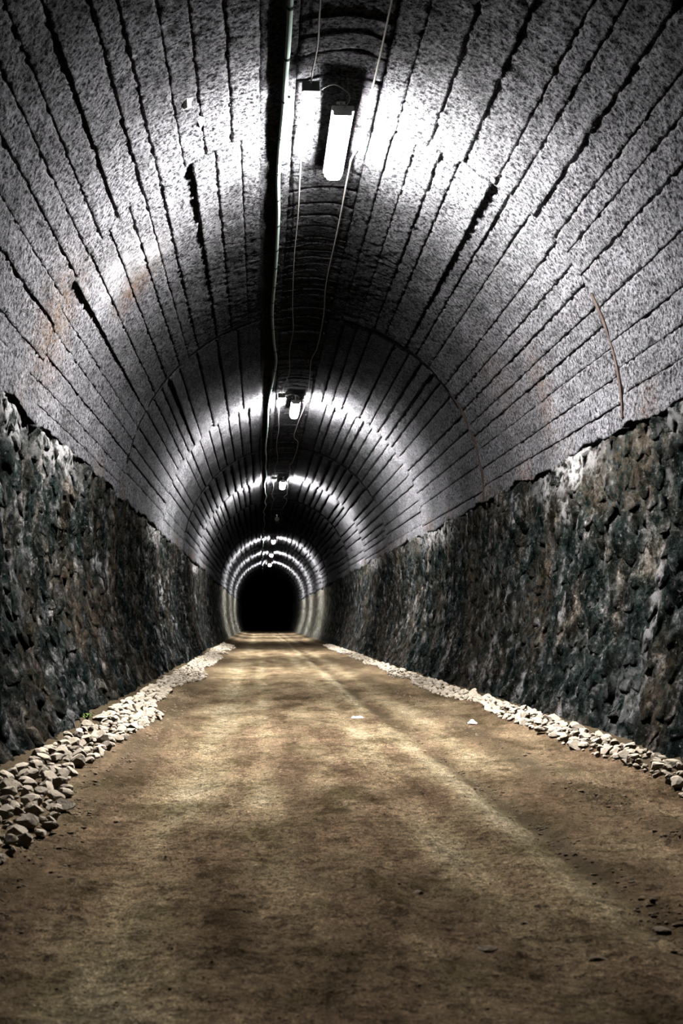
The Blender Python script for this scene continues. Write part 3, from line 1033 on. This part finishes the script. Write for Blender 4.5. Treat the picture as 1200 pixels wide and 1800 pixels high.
for i in range(1, len(P)):
    if P[i][1] >= nxt and nxt < 36:
        c = P[i]; d = (P[i] - P[i - 1]); d /= np.linalg.norm(d)
        ring = [tuple(PV[i] + d * s) for s in (-0.014, 0.014)]
        a = tube_vf(ring, 0.0235, 8)
        b = box_vf(PV[i][0] + 0.02, PV[i][1], PV[i][2] + 0.028, 0.05, 0.022, 0.02)
        V, F = join_vf([a, b])
        obj('clip', mesh_np('clip', V, F, smooth=False), M_CLIP, main)
        nxt += 0.72 if nxt < 16 else 1.4

V2 = [(-0.23, Y0, 5.04), (-0.22, 3, 5.04), (-0.225, 6, 5.04), (-0.232, 7.4, 5.035), (-0.222, 8.0, 5.03), (-0.245, 8.40, 5.0), (-0.245, 8.54, 4.99)]
V3 = [(-0.245, 8.70, 4.99), (-0.225, 8.86, 4.99), (-0.205, 9.06, 4.985), (-0.215, 9.3, 4.985), (-0.255, 9.55, 5.0), (-0.27, 9.9, 5.01), (-0.265, 10.5, 5.03), (-0.25, 11.6, 5.04), (-0.25, 13, 5.03), (-0.215, 15, 5.04), (-0.17, 16.3, 5.03), (-0.19, 17.6, 5.04), (-0.16, 18.6, 5.03), (-0.16, 19.3, 5.03), (-0.235, 20.3, 5.0), (-0.245, LAMP_Y[1] - 0.92, 4.99)]
def loops(i):
    r = random.Random(60 + i)
    y0, y1 = LAMP_Y[i] - 0.80, LAMP_Y[i + 1] - 0.92
    c = [(-0.245, y0, 4.99), (-0.21, y0 + 0.3, 4.985), (-0.26, y0 + 0.9, 5.01)]
    y = y0 + 2.2
    while y < y1 - 1:
        c.append((-0.23 + r.gauss(0, 0.03), y, 5.04 - abs(r.gauss(0, .01)))); y += r.uniform(1.0, 2.0)
    c += [(-0.23, y1 - 0.6, 5.02), (-0.245, y1, 4.99)]
    return c
wl = ['thin wire running overhead into the nearest junction box', 'thin wire between the nearest and the second junction box',
      'thin wire between the second and the third junction box', 'thin wire running on from the third junction box into the dark']
last = [(-0.245, LAMP_Y[2] - 0.80, 4.99), (-0.21, LAMP_Y[2] - 0.4, 4.99), (-0.25, LAMP_Y[2] + 0.5, 5.02)]
for i, c in enumerate((V2, V3, loops(1), None)):
    P = cable(last, 0.006, 6, 98, 0.025, 77) if c is None else smooth_path(c, 0.06)
    V, F = tube_vf(P, 0.0065, 6)
    obj('ceiling_wire', mesh_np('ceiling_wire', V, F), M_WIRE, label=wl[i], cat='wire', group='thin wires linking the junction boxes')

V4 = [(0.24, Y0, 5.03), (0.235, 4, 5.04), (0.24, 7.3, 5.035), (0.235, 8.3, 5.02), (0.22, 9.0, 5.0), (0.205, 9.6, 4.985), (0.165, 10.05, 5.0), (0.172, 10.12, 5.02), (0.175, 10.8, 5.03), (0.18, 12, 5.04), (0.17, 14, 5.04), (0.22, 15.6, 5.035), (0.22, 17.3, 5.03), (0.17, 18.2, 5.03), (0.20, 19.5, 5.03), (0.22, 20.8, 5.0), (0.20, 21.8, 4.985), (0.19, 22.8, 5.03), (0.14, 24.5, 5.04), (0.12, 26, 5.03), (0.24, 27, 5.03), (0.2, 30, 5.03)]
P = cable(V4, 0.006, 6, 98, 0.03, 12)
V, F = tube_vf(P, 0.0075, 6)
obj('ceiling_wire', mesh_np('ceiling_wire', V, F), M_WIRE, label='long thin wire running just right of the strip lights', cat='wire')
